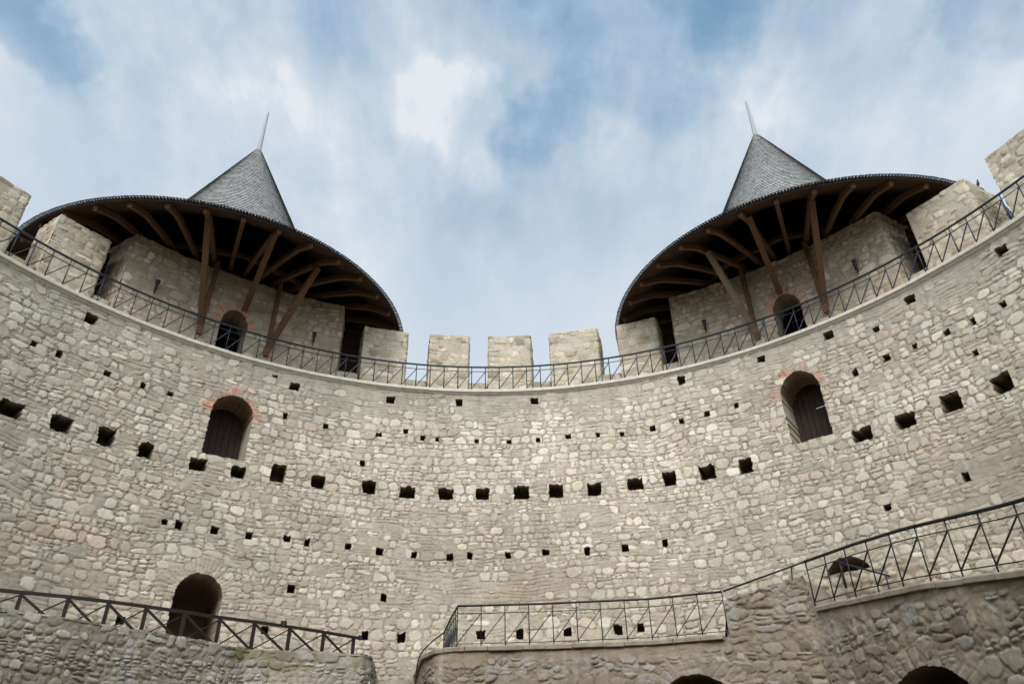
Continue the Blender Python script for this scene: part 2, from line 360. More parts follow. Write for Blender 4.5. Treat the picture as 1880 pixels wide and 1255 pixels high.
def wall_surface(acc, path, u0, u1, z0, z1, res, seed, kw, holes=(), arches=(), mod=None, topfn=None, disp=True, edgefix=None):
    """path(u) -> xy point and outward normal arrays. builds stonework with real recesses"""
    nu = max(2, int((u1-u0)/res)+1); nv = max(2, int((z1-z0)/res)+1)
    us = np.linspace(u0, u1, nu); zs = np.linspace(z0, z1, nv); U, Z = np.meshgrid(us, zs)
    cov = mod[0](U, Z) if mod else None
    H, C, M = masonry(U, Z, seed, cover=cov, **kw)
    if mod and mod[1]: H, C = mod[1](U, Z, H, C, M)
    hole = np.zeros((nv-1, nu-1), bool); depth = np.zeros((nv, nu)); hcol = np.zeros((nv, nu, 3)); hid = np.zeros((nv-1, nu-1), int)
    Uc = (U[:-1, :-1]+U[1:, 1:])/2; Zc = (Z[:-1, :-1]+Z[1:, 1:])/2
    nx = .05*fbm(Uc*7, Zc*7, seed+31, 2)*2; ny = .05*fbm(Uc*7+50, Zc*7, seed+32, 2)*2
    hd = []
    for k, (cu, cz, w, h) in enumerate(holes):
        i0, i1 = np.searchsorted(us, (cu-w, cu+w)); j0, j1 = np.searchsorted(zs, (cz-h, cz+h))
        sl_ = (slice(max(j0-1, 0), j1+1), slice(max(i0-1, 0), i1+1))
        sh = .09*((k*13) % 7/6-.5)
        jj = .55 if w > .3 else .4; w, h = w*1.10, h*1.08; x = Uc[sl_]-cu+nx[sl_]*jj; y = Zc[sl_]-cz+ny[sl_]*jj*(1+1.6*(Zc[sl_] > cz))
        wl = w*(1+.09*(y/h)*(1 if k % 3 else -.4))
        m = (np.abs(x+sh*y) < wl/2) & (np.abs(y) < h/2)
        hid[sl_][m] = len(hd)+1
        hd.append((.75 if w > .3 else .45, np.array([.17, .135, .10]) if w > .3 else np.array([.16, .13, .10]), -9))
    for (cu, hw, zb, zsps, zt, dep, kind, soff, rw, n, fade) in arches:
        x = (Uc-cu+nx*.45)/hw; y = Zc+ny*.45
        m = (np.abs(x) < 1) & (y > zb) & ((y < zsps) | (x*x+((y-zsps)/(zt-zsps))**2 < 1))
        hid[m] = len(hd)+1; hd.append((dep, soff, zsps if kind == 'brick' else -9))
        H, C = arch_ring(U, Z, H, C, M, seed+k if holes else seed, cu, hw, zsps, zt-zsps, kind, rw, n, fade)
    xy, nn = path(us)
    def world(Hh): 
        P = np.empty(Hh.shape+(3,)); P[..., 0] = xy[None, :, 0]+nn[None, :, 0]*Hh; P[..., 1] = xy[None, :, 1]+nn[None, :, 1]*Hh; P[..., 2] = Z; return P
    keep = hid == 0
    if topfn is not None:
        tp = topfn(Uc)+.05*fbm(Uc*3, Zc*3, seed+40, 3)*2; above = Zc > tp; keep &= ~above; hid[above] = 0
    P = world(H); acc.grid(P, C, keep)
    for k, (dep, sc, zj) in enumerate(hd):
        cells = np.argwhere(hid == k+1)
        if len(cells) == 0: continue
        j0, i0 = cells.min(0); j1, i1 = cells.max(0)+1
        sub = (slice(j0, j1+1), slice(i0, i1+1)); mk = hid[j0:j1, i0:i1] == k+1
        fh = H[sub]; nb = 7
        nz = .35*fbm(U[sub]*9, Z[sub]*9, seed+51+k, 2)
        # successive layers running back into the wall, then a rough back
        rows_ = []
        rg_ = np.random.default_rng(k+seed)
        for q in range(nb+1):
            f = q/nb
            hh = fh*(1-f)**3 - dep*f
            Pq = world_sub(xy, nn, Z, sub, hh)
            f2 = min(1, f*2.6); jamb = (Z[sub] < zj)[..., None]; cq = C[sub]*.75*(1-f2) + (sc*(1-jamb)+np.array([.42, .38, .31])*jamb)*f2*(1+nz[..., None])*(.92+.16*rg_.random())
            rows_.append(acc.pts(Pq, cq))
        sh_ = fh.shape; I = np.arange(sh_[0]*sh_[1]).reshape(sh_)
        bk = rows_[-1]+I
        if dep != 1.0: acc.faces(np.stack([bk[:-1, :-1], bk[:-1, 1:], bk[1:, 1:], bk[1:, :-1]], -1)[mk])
        mp_ = np.pad(mk, 1)
        E_ = []
        c = mk
        left = c & ~mp_[1:-1, :-2]; right = c & ~mp_[1:-1, 2:]; down = c & ~mp_[:-2, 1:-1]; upm = c & ~mp_[2:, 1:-1]
        E_.append(np.stack([I[1:, :-1][left], I[:-1, :-1][left]], -1)); E_.append(np.stack([I[:-1, 1:][right], I[1:, 1:][right]], -1))
        E_.append(np.stack([I[:-1, :-1][down], I[:-1, 1:][down]], -1)); E_.append(np.stack([I[1:, 1:][upm], I[1:, :-1][upm]], -1))
        E_ = np.concatenate(E_)
        for q in range(nb):
            a0, a1 = rows_[q], rows_[q+1]
            acc.faces(np.stack([a0+E_[:, 0], a0+E_[:, 1], a1+E_[:, 1], a1+E_[:, 0]], -1))
    return us
def world_sub(xy, nn, Z, sub, hh):
    P = np.empty(hh.shape+(3,)); i = sub[1]
    P[..., 0] = xy[None, i, 0]+nn[None, i, 0]*hh; P[..., 1] = xy[None, i, 1]+nn[None, i, 1]*hh; P[..., 2] = Z[sub]; return P

def ring_path(r, inward=True):
    def f(us):
        a = us/r; s = -1 if inward else 1
        return np.stack([r*np.sin(a), r*np.cos(a)], -1), np.stack([s*np.sin(a), s*np.cos(a)], -1)
    return f
def poly_path(pts, step=.05, smooth=0):
    pts = np.asarray(pts, float); seg = np.linalg.norm(np.diff(pts, axis=0), axis=1); cum = np.concatenate([[0], np.cumsum(seg)])
    n = int(cum[-1]/step)+2; s_ = np.linspace(0, cum[-1], n)
    q = np.stack([np.interp(s_, cum, pts[:, 0]), np.interp(s_, cum, pts[:, 1])], -1)
    for _ in range(smooth): q[1:-1] = (q[:-2]+q[2:]+2*q[1:-1])/4
    t = np.gradient(q, axis=0); t /= np.linalg.norm(t, axis=1)[:, None]; nr = np.stack([t[:, 1], -t[:, 0]], -1)
    def f(us): return (np.stack([np.interp(us, s_, q[:, 0]), np.interp(us, s_, q[:, 1])], -1),
                       np.stack([np.interp(us, s_, nr[:, 0]), np.interp(us, s_, nr[:, 1])], -1))
    f.cum = cum; f.len = cum[-1]; return f
def az2u(a, r): return R_(a)*r

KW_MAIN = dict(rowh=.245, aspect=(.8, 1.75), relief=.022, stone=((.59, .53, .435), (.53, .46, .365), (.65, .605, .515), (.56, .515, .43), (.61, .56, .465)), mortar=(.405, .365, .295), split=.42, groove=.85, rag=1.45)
def main_cover(U, Z):
    az = np.degrees(U/RW)
    n = fbm(U*.33, Z*.5, 71, 3); n2 = fbm(U*1.2, Z*1.6, 75, 2)
    c = .20 + 1.2*n + .9*n2
    c += .50*sstep(13.0, 13.9, Z+.5*n)                                  # older render below the ledge
    c += .55*np.exp(-(((az-5)/9)**2+((Z-7.6)/.8)**2))                   # rendered patch low in the middle
    c += .45*np.exp(-(((az-57)/9)**2+((Z-9.3)/1.2)**2)) + .35*np.exp(-(((az-39)/4)**2+((Z-10.1)/.5)**2)) + .35*np.exp(-(((az+8)/12)**2+((Z-5.2)/.5)**2))
    c -= .30*np.exp(-((Z-11.6)/.9)**2) 
    return np.clip(c, 0, .97)
def main_mod(U, Z, H, C, M):
    az = np.degrees(U/RW)
    f = fbm(U*.9, Z*1.4, 81, 4); g = fbm(U*3.2, Z*5, 85, 3)
    rust = np.exp(-(((az+52)/11)**2+((Z-8.2)/1.5)**2))*.9 + np.exp(-(((az-51)/5)**2+((Z-9.2)/.7)**2))*.8 + np.exp(-(((az-4)/9)**2+((Z-7.5)/.6)**2))*.45 + .12
    k = np.clip((f*2.2+g*1.2+.1)*rust*.75, 0, .45)[..., None]
    C = C*(1-k)+C*k*np.array([1.12, .80, .62])
    low = fbm(U*.22, Z*.35, 96, 3); mid = fbm(U*1.6, Z*1.1, 97, 3)
    grime = np.clip(.55*np.exp(-(((az-60)/13)**2+((Z-8.3)/1.9)**2)) + .45*np.exp(-(((az+60)/12)**2+((Z-7.3)/2.0)**2)) + .35*np.exp(-((Z-5.0)/.8)**2)+mid*.35, 0, .6)[..., None]
    C = C*(1+.45*low+.16*mid)[..., None]; C = C*(1-grime)+grime*np.array([.27, .235, .19])*(1+.9*g[..., None])
    ochre = np.clip(fbm(U*2.3, Z*3.4, 87, 3)*4-.9, 0, .5)[..., None]*(.35+.65*(Z < 6.2)[..., None])
    C = C*(1-ochre)+ochre*C*np.array([1.1, .86, .58])
    # long thin slabs of grey schist in the older courses
    lay = np.abs(((Z+.1*fbm(U*1.5, Z*3, 90, 3))*9+2.5*fbm(U*1.2, Z*2, 91, 3)) % 1-.5)*2
    lm = sstep(.62, .92, lay)*(1-M)*np.clip(fbm(U*2, Z*6, 93, 2)*4+.7, 0, 1)
    C = C*(1-.42*lm[..., None]); H = H-.014*lm
    # grey weathering film below the ledge
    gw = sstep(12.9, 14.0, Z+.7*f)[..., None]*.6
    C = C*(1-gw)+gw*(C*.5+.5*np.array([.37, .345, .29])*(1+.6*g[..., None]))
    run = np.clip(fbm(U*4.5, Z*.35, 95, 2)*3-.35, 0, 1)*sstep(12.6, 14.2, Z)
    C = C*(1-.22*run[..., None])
    return H, C
curtain = Acc()
arch_args = []
for (a0, a1, zb, zsp, zt, dep, kind) in ARCH:
    u0, u1 = az2u(a0, RW), az2u(a1, RW)
    soff = np.array([.26, .17, .11]) if kind == 'brick' else np.array([.20, .14, .10])
    arch_args.append(((u0+u1)/2, (u1-u0)/2, zb, zsp, zt, dep, kind, soff, .30 if kind == 'brick' else .45, 30 if kind == 'brick' else 24, .48 if a0 < 0 else .38))
holes_u = [(az2u(a, RW), z, w, h) for a, z, w, h in HOLES]
AZA, AZB = -76, 82
wall_surface(curtain, ring_path(RW), az2u(AZA, RW), az2u(AZB, RW), 4.0, 14.30, .022, 3, KW_MAIN, holes_u, arch_args, (main_cover, main_mod))
wall_surface(curtain, ring_path(RW), az2u(AZA, RW), az2u(AZB, RW), -.1, 4.01, .08, 4, KW_MAIN)
wall_surface(curtain, ring_path(RW), az2u(AZB, RW)-.02, az2u(360+AZA, RW)+.02, -.1, 14.30, .11, 5, KW_MAIN)
# outer face and the body of the wall top
n = 240; th = np.linspace(0, 2*math.pi, n+1)
for (ra, za, rb, zb_) in ((RO, 14.25, RO, -.2), (RF+.02, 14.25, RO, 14.25)):
    P = np.stack([np.stack([rr*np.sin(th), rr*np.cos(th), np.full(n+1, zz)], -1) for rr, zz in ((ra, za), (rb, zb_))]); curtain.grid(P, np.array([.38, .34, .27]))
W = curtain.build('curtain_wall', M_wall)
tag(W, 'round curtain wall of pale rubble limestone pierced by rows of square putlog holes', 'wall')

# ledge: pale cast coping running round the wall head
def ledge():
    m = MB(); rg = np.random.default_rng(77); a = 0.0
    prof = [(.13, 14.33), (.14, 14.41), (.11, 14.44), (-1.02, 14.45), (-1.02, 14.27), (.02, 14.27), (.06, 14.32)]
    while a < 359.5:
        w = min(rg.uniform(2.6, 4.2), 360-a); j = rg.uniform(-.008, .008); h = rg.uniform(-.004, .004)
        m.sweep([pol(a+.015+(w-.03)*k/4, 15.0, 0) for k in range(5)], [(x+(j if x > 0 else 0), z+h) for x, z in prof]); a += w
    return m.build('ledge', M_coping, W)
ledge()
# joints of the coping blocks
# parapet: solid low wall between merlons
def footprint_block(name, az0, az1, ra, rb, z0, z1, seed, parent, kw, res=.03, mod=None, jag=.03, holes=(), taper=0.0, mat_=None):
    n = max(3, int((az1-az0)*1.5)); A = np.linspace(az0, az1, n)
    f = [pol(a, ra, 0)[:2] for a in A]; bck = [pol(a, rb, 0)[:2] for a in A[::-1]]
    pts = np.array(f+bck+[f[0]])
    path0 = poly_path(pts, .05, 5)
    cen = pts[:-1].mean(0)
    a = Acc()
    wall_surface(a, path0, 0, path0.len, z0, z1, res, seed, kw, holes, (), mod)
    # lumpy top
    nu = max(4, int(R_(az1-az0)*ra/.06)); nr = max(4, int((rb-ra)/.06)); e = -np.degrees(.005/ra)
    AA, RR = np.meshgrid(np.linspace(az0-e, az1+e, nu), np.linspace(ra+.005, rb-.005, nr))
    AA = np.radians(AA); zt = z1-.01+jag*fbm(AA*40, RR*3, seed, 3)*2
    P = np.stack([RR*np.sin(AA), RR*np.cos(AA), zt], -1)
    P[0, :, 2] -= .03; P[-1, :, 2] -= .03; P[:, 0, 2] -= .03; P[:, -1, 2] -= .03
    cc = np.array([.43, .37, .27])*(1+.5*fbm(AA*60, RR*5, seed+2, 2))[..., None]
    a.grid(P, cc)
    if taper:      # weathered tops: height varies from corner to corner
        k = 0
        for i, v in enumerate(a.v):
            v = np.array(v); s_ = (v[:, 2]-z0)/(z1-z0); tx = v[:, :2]-cen; tang = np.array([cen[1], -cen[0]])/np.linalg.norm(cen)
            v[:, 2] += np.clip(s_, 0, 1)**3*taper*(tx@tang); a.v[i] = v
    return a.build(name, mat_ or M_merlon, parent)
M_merlon = m_masonry('sandstone rubble', bump=.5)
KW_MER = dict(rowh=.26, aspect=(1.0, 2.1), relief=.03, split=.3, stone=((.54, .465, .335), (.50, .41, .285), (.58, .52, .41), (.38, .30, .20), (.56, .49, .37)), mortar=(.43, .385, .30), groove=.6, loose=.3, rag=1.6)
def mer_mod():
    def cv(U, Z): return np.clip(.30+1.3*fbm(U*1.1, Z*1.1, 61, 2), 0, .8)
    return (cv, None)
MERLONS = [(-17.62, -11.62, .00, .0), (-8.65, -3.15, 0, 0), (-.52, 5.42, 0, 0), (7.98, 14.72, .02, .02), (17.35, 22.75, 0, .03), (-55.65, -49.8, 0, 0), (-65.5, -58.9, .0, 0), (55.3, 61.9, 0, 0), (64.55, 71, .1, 0),
           (-75, -69, 0, 0), (75, 81, 0, 0)]
for i, (a0, a1, dz, tp) in enumerate(MERLONS):
    footprint_block('merlon', a0, a1, RF, RB+(.45 if i == 7 else 0), 14.42, Z_MER+dz, 100+i, W, KW_MER, mod=mer_mod(), taper=tp, res=.03 if i < 9 else .06)
# embrasure sills
KW_SILL = dict(KW_MER); KW_SILL.update(stone=((.40, .34, .25), (.34, .28, .20), (.45, .40, .31)))
GAPS = [(-11.62, -8.65), (-3.15, -.52), (5.42, 7.98), (14.72, 17.35), (-58.9, -55.65), (-49.8, -47.6), (-20.7, -17.62), (22.75, 25.0), (52.3, 55.3), (61.6, 64.55), (71, 75), (-69, -65.5)]
for i, (a0, a1) in enumerate(GAPS):
    cu = R_(a1-a0)*RF/2
    footprint_block('embrasure_sill', a0+.08, a1-.08, RF+.12, RB-.05, 14.42, Z_SILL, 200+i, W, KW_SILL, jag=.07, holes=[(cu+.12, 14.98, .22, .10)] if i < 4 else ())
# plank doors deep in the two upper doorways
def wall_door(a0, a1, zb, zsp, zt, depth, strap):
    r = RW+depth-.06; am = (a0+a1)/2; c = pol(am, r, 0); rad = unit(pol(am, 1, 0)); tan = np.array([math.cos(R_(am)), -math.sin(R_(am)), 0])
    hw = R_(a1-a0)*r/2; np_ = 7; m = MB()
    for k in range(np_):
        x0 = -hw+2*hw*k/np_; x1 = x0+2*hw/np_-.012; xm = (x0+x1)/2
        top = zsp+(zt-zsp)*math.sqrt(max(0, 1-min(1, (abs(xm)/hw))**2))
        m.box(c+tan*xm+np.array([0, 0, (zb+top)/2]), tan, rad, (0, 0, 1), (x1-x0)/2, .03, (top-zb)/2)
    d = m.build('door', M_door, W, .004)
    m = MB(); zc = zb+(zt-zb)*(.62 if strap else .5)
    if strap: m.bar(c+tan*(hw*.10)-rad*.05+np.array([0, 0, zc]), c+tan*(hw*.62)-rad*.05+np.array([0, 0, zc+.02]), 0.014, .014)
    else:
        m.tube([c+tan*(hw*.12)-rad*.04+np.array([0, 0, zc+.0]), c+tan*(hw*.12)-rad*.09+np.array([0, 0, zc+.05]), c+tan*(hw*.12)-rad*.04+np.array([0, 0, zc+.12])], .014)
    m.build('handle', M_steel if strap else M_iron, d)
M_door = m_plain('old oak planks', (.020, .012, .009), (.055, .032, .024), 6, .75, 0, .4, (9, 9, .8))
for k in (0, 1):
    a0, a1, zb, zsp, zt, dep, _ = ARCH[k]; wall_door(a0, a1, zb, zsp, zt, dep, k == 1)

# ------------------------------------------------------------------ towers
KW_TOW = dict(rowh=.27, relief=.028, stone=((.50, .43, .34), (.44, .36, .27), (.54, .48, .40)), mortar=(.34, .29, .225))
ROOF_R = 7.33; TR0 = 19.5
def profile(r):         # roof height above the eave for a distance from the axis
    return np.interp(r, [0, 3.3, 4.2, 5.2, 6.1, 6.7, 7.33], [10.3, 3.25, 2.3, 1.4, .70, .30, 0.0])
def shingles():
    a = Acc(); rg = np.random.default_rng(5)
    rs = np.linspace(0, ROOF_R+.06, 400); zz = profile(rs); seg = np.hypot(np.diff(rs), np.diff(zz)); cum = np.concatenate([[0], np.cumsum(seg)])
    tot = cum[-1]; course = .15; nrow = int(tot/course)
    Vs = []; Cs = []
    for i in range(nrow):
        s_top = i*course-.03; s_bot = (i+1)*course
        rt_, rb_ = np.interp([max(s_top, 0), s_bot], cum, rs); zt_, zb_ = np.interp([max(s_top, 0), s_bot], cum, zz)
        n_ = max(7, int(2*math.pi*max(rb_, .1)/.10))
        th_ = (np.arange(n_)+.5*(i % 2)+rg.uniform(-.05, .05, n_))*2*math.pi/n_
        dx, dz = rb_-rt_, zb_-zt_; Ls = math.hypot(dx, dz) or 1
        nx_, nz_ = -dz/Ls, dx/Ls
        lift = rg.uniform(.038, .043, n_); ext = rg.uniform(-.005, .009, n_); hw = math.pi/n_*(.96 if i < nrow-1 else .80)
        rB = rb_+ext*dx/Ls; zB = zb_+ext*dz/Ls
        for sgn in (0,):
            A0 = th_-hw; A1 = th_+hw
            def p(r, z, A): return np.stack([r*np.sin(A), r*np.cos(A), z+0*A], -1)
            tl = p(rt_+nx_*.006+0*A0, zt_+nz_*.006, A0); tr = p(rt_+nx_*.006+0*A0, zt_+nz_*.006, A1)
            bl = p(rB+nx_*lift, zB+nz_*lift, A0); br = p(rB+nx_*lift, zB+nz_*lift, A1)
            ul = p(rB+0*A0, zB, A0); ur = p(rB+0*A0, zB, A1)
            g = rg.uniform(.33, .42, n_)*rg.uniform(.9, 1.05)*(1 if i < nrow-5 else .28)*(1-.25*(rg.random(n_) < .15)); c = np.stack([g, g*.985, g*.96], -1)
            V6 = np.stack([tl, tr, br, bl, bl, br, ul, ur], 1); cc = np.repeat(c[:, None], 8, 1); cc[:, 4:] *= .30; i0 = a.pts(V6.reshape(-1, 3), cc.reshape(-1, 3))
            b0 = i0+np.arange(n_)[:, None]*8
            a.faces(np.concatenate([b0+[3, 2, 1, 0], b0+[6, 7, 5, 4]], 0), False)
    return a
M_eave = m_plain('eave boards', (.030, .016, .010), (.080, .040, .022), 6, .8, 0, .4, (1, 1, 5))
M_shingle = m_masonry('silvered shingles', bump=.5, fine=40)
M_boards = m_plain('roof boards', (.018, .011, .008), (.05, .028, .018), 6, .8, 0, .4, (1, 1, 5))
def under_boards():
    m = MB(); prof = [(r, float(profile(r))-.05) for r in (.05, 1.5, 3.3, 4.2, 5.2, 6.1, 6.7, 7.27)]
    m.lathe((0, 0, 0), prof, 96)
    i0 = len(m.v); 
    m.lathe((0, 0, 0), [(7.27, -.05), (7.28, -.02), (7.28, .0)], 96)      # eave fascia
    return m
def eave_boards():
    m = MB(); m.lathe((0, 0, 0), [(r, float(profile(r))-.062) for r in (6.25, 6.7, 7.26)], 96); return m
def rafter_mesh():
    m = MB(); pts = [(0, 2.6, .70), (0, 4.2, .60), (0, 5.2, .50), (0, 6.2, .34), (0, 6.55, .20), (0, 7.12, -.07)]
    m.sweep(pts, [(-.07, -.10), (.07, -.10), (.07, .08), (-.07, .08)]); return m
protos = {}
def tower(side, azc, ze, spike, face, azb, doors, struts, sconces, label):
    T = empty('corner_tower', tuple(pol(azc, TR0, 0)), label=label, cat='tower')
    ax = pol(azc, TR0, 0); inv = np.array([-ax[0], -ax[1], 0])
    a0, a1 = face
    # footprint: flat-ish inner face on the wall-walk, round body outside
    A = np.linspace(a0, a1, 24); pts = [pol(a, RF-.02, 0)[:2] for a in A]
    c = ax[:2]; rd = 5.05
    d1 = pts[-1]-c; d0 = pts[0]-c
    t1 = math.atan2(d1[1], d1[0]); t0 = math.atan2(d0[1], d0[0])
    outd = math.atan2(ax[1], ax[0])
    e1 = outd-R_(104); e0 = outd+R_(104)
    back = [c+rd*np.array([math.cos(t), math.sin(t)]) for t in np.linspace(e1, e0, 30)]
    P2 = np.array(pts+back+[pts[0]])
    pth = poly_path(P2, .05, 2); la = R_(a1-a0)*(RF-.02)
    mb = Acc(); ar = []
    for (d0_, d1_, zb, zsp, zt) in doors:
        u = R_((d0_+d1_)/2-a0)*(RF-.02); hw = R_(d1_-d0_)*(RF)/2
        ar.append((u, hw, zb, zsp, zt, 1.0, 'brick', np.array([.30, .25, .20]), .30, 30, .9))
    cov = lambda U, Z: np.clip(.35+1.3*fbm(U*.7, Z*.9, 55+side, 3), 0, .8)
    def md(U, Z, H, C, M):
        k = np.clip(fbm(U*1.1, Z*2.4, 57+side, 3)*4-.3, 0, .6)*sstep(16.8, 17.9, Z+.3); C = C*(1-k[..., None])+C*k[..., None]*np.array([.75, .55, .42]); return H, C
    wall_surface(mb, pth, 0, la+1.6, 14.42, Z_TOW, .03, 300+side, KW_TOW, (), ar, (cov, md), topfn=lambda U: Z_TOW-.06+0*U)
    wall_surface(mb, pth, la+1.55, pth.len-3.0, 0, Z_TOW, .12, 301+side, KW_TOW)
    wall_surface(mb, pth, pth.len-3.05, pth.len, 14.42, Z_TOW, .03, 302+side, KW_TOW, (), (), (cov, md), topfn=lambda U: Z_TOW-.06+0*U)
    # top of the masonry ring, 0.6 m thick
    us = np.linspace(0, pth.len, 160); xy, nn = pth(us)
    g = np.stack([np.concatenate([xy-nn*dd, np.full((160, 1), zz)], 1) for dd, zz in ((-.0, Z_TOW-.07), (.6, Z_TOW-.05), (.6, 17.3))])
    mb.grid(g, np.array([.33, .28, .21]))
    o = mb.build('wall', M_wall, T); o.location = tuple(inv)
    # roof
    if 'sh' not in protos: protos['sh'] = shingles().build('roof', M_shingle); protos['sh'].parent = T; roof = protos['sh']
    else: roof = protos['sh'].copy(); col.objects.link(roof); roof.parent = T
    roof.location = (0, 0, ze); roof.rotation_euler.z = side*.7
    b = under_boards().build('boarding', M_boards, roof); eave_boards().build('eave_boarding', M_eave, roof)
    m = MB(); m.lathe((0, 0, 10.12), [(.11, 0), (.10, .5), (.07, spike*.6), (.065, spike-.28), (.05, spike-.1), (.001, spike)], 10)
    m.build('spire', M_spire, roof)
    ph0 = {1: 163.9, 2: 197.7}[side]
    for k in range(39):
        ph = ph0+k*360/39
        if 'raf' not in protos: protos['raf'] = rafter_mesh().build('rafter', M_timber); r_ = protos['raf']
        else: r_ = protos['raf'].copy(); col.objects.link(r_)
        r_.parent = T; r_.location = (0, 0, ze); r_.rotation_euler = (0, 0, -R_(ph))
    # wall plate and collar beams
    m = MB(); rp = 4.1
    for k in range(12):
        q0, q1 = 2*math.pi*k/12, 2*math.pi*(k+1)/12
        m.bar((rp*math.sin(q0), rp*math.cos(q0), ze+.80), (rp*math.sin(q1), rp*math.cos(q1), ze+.80), .14, .16)
    m.build('wall_plate', M_timber, T)
    us_ = np.linspace(0, pth.len, 90); xy_, nn_ = pth(us_); fl = Acc(); ins = xy_-nn_*.35-c
    fl.grid(np.stack([np.concatenate([ins*q, np.full((90, 1), zz)], 1) for q, zz in ((.001, 17.7), (1, 17.7), (1, 17.8), (.001, 17.8))]), np.array([.03, .02, .01])); fl.build('light_block_slab', M_dark, T)  # unseen slab added to block light so the tower doorway stays dark
    fa = R_(azc)                          # purlin seen over the inner wall face
    rad = np.array([math.sin(fa), math.cos(fa), 0]); tg = np.array([math.cos(fa), -math.sin(fa), 0])
    for dd in (-2.6, -1.2):
        m = MB(); m.bar(rad*dd-tg*3.6+np.array([0, 0, ze+.86]), rad*dd+tg*3.6+np.array([0, 0, ze+.86]), .16, .2); m.build('tie_beam', M_greytimber, T)
    # struts from the wall to the eave rafters
    for (ba, bz, ph, tr, post, gm) in struts:
        B = pol(ba, RF-.10, bz)-ax; tz = ze+.16+.08*(6.6-tr)
        Tp = np.array([tr*math.sin(R_(ph)), tr*math.cos(R_(ph)), tz]); B[2] = bz
        m = MB(); m.bar(B, Tp, .17, .19, upv=(Tp-B)[[1, 0, 2]]*np.array([1, -1, 0])+np.array([0, 0, .001])); m.build('strut', M_greytimber if gm else M_timber, T, .01)
        if post:
            B2 = pol(ba, RF-.12, bz)-ax; B2[2] = bz+.05; Q = pol(ba-.15*post, RF-.12, 0)-ax; Q[2] = Z_TOW+.15
            m = MB(); m.bar(B2, Q, .15, .15); m.build('post', M_timber, T, .01)
            m = MB()
            for q in range(3): m.box((B2[0], B2[1], bz-.02-q*.085), rad*-1, tg, (0, 0, 1), .11-.025*q, .09, .036)
            m.build('corbel', M_brick, T)
    # iron gate inside the doorway
    for (d0_, d1_, zb, zsp, zt) in doors:
        am = (d0_+d1_)/2; cc = pol(am, RF+.85, 0)-ax; cc[2] = 0; hw = R_(d1_-d0_)*RF/2-.02; tn = np.array([math.cos(R_(am)), -math.sin(R_(am)), 0])
        m = MB()
        for k in range(7):
            x = -hw+2*hw*k/6; top = zsp+(zt-zsp)*math.sqrt(max(0, 1-(abs(x)/hw*.98)**2)); m.bar(cc+tn*x+[0, 0, zb], cc+tn*x+[0, 0, top], .018, .018)
        for z in (zb+.15, zb+1.0, zsp): m.bar(cc-tn*hw+[0, 0, z], cc+tn*hw+[0, 0, z], .03, .03)
        m.build('gate', M_black, T)
    # plank hoardings closing the gaps beside the tower
    for (h0, h1) in azb:
        m = MB(); rr = RB-.12
        for q in range(14):
            z = Z_SILL-.75+q*.24
            if z > ze+.5: break
            m.bar(pol(h0, rr, z)-[ax[0], ax[1], 0], pol(h1, rr, z)-[ax[0], ax[1], 0], .05, .225)
        m.build('hoarding', M_dark, T)
    return T
M_spire = m_plain('weathered spike', (.34, .335, .34), (.39, .38, .38), 2, .9, 0, 0.0)
tower(1, -34.13, 17.90, 2.75, (-47.6, -20.65), ((-21.2, -17.2), (-50.3, -46.5)), [(-35.75, -32.45, 14.46, 16.1, 16.74)],
      [(-37.9, 15.55, 163.9, 6.5, -1, 0), (-33.3, 16.82, 145.4, 6.6, 0, 0), (-29.65, 15.45, 127.0, 6.0, -1, 0)], None,
      'round stone tower on the left with broad shingle roof and spike')
tower(2, 38.81, 17.84, 2.5, (24.95, 52.45), ((21.8, 25.6), (51.9, 55.9)), [(37.65, 41.05, 14.46, 16.05, 16.70)],
      [(43.75, 15.55, 197.7, 6.4, 1, 0), (39.1, 16.78, 215.0, 6.6, 0, 0), (35.2, 15.5, 232.9, 5.85, 1, 1)], None,
      'round stone tower on the right, one of its roof struts pale grey')

# torch sconces on the tower faces
sc0 = []
def sconce(az, z, lab):
    c = pol(az, RF-.17, z); rad = unit(pol(az, 1, 0))
    if not sc0:
        T = empty('torch_sconce', tuple(c)); T.rotation_euler.z = -R_(az)
        m = MB(); m.lathe((0, 0, 0), [(.001, -.22), (.016, -.2), (.022, -.02), (.05, 0), (.06, .03), (.04, .06), (.045, .1), (.07, .3), (.085, .32), (.08, .36), (.05, .36), (.001, .33)], 12); m.build('torch', M_black, T)
        m = MB(); m.bar((0, .0, .05), (0, .19, -.02), .03, .03); m.box((0, .18, -.02), (1, 0, 0), (0, 1, 0), (0, 0, 1), .05, .012, .09); m.build('bracket', M_black, T)
        sc0.append(T)
    else:
        T = sc0[0].copy(); col.objects.link(T); T.location = tuple(c); T.rotation_euler.z = -R_(az)
        for ch in list(sc0[0].children): d = ch.copy(); col.objects.link(d); d.parent = T
    tag(T, lab, 'torch', 'iron torches on the tower walls')
sconce(-43.95, 16.30, 'black iron torch beside the left corner of the left tower face')
sconce(-24.15, 16.24, 'black iron torch on the left tower face, nearer the row of merlons')
sconce(29.1, 16.28, 'black iron torch on the right tower face, nearer the row of merlons')
sconce(48.45, 16.33, 'black iron torch on the right tower face, uphill of its doorway')

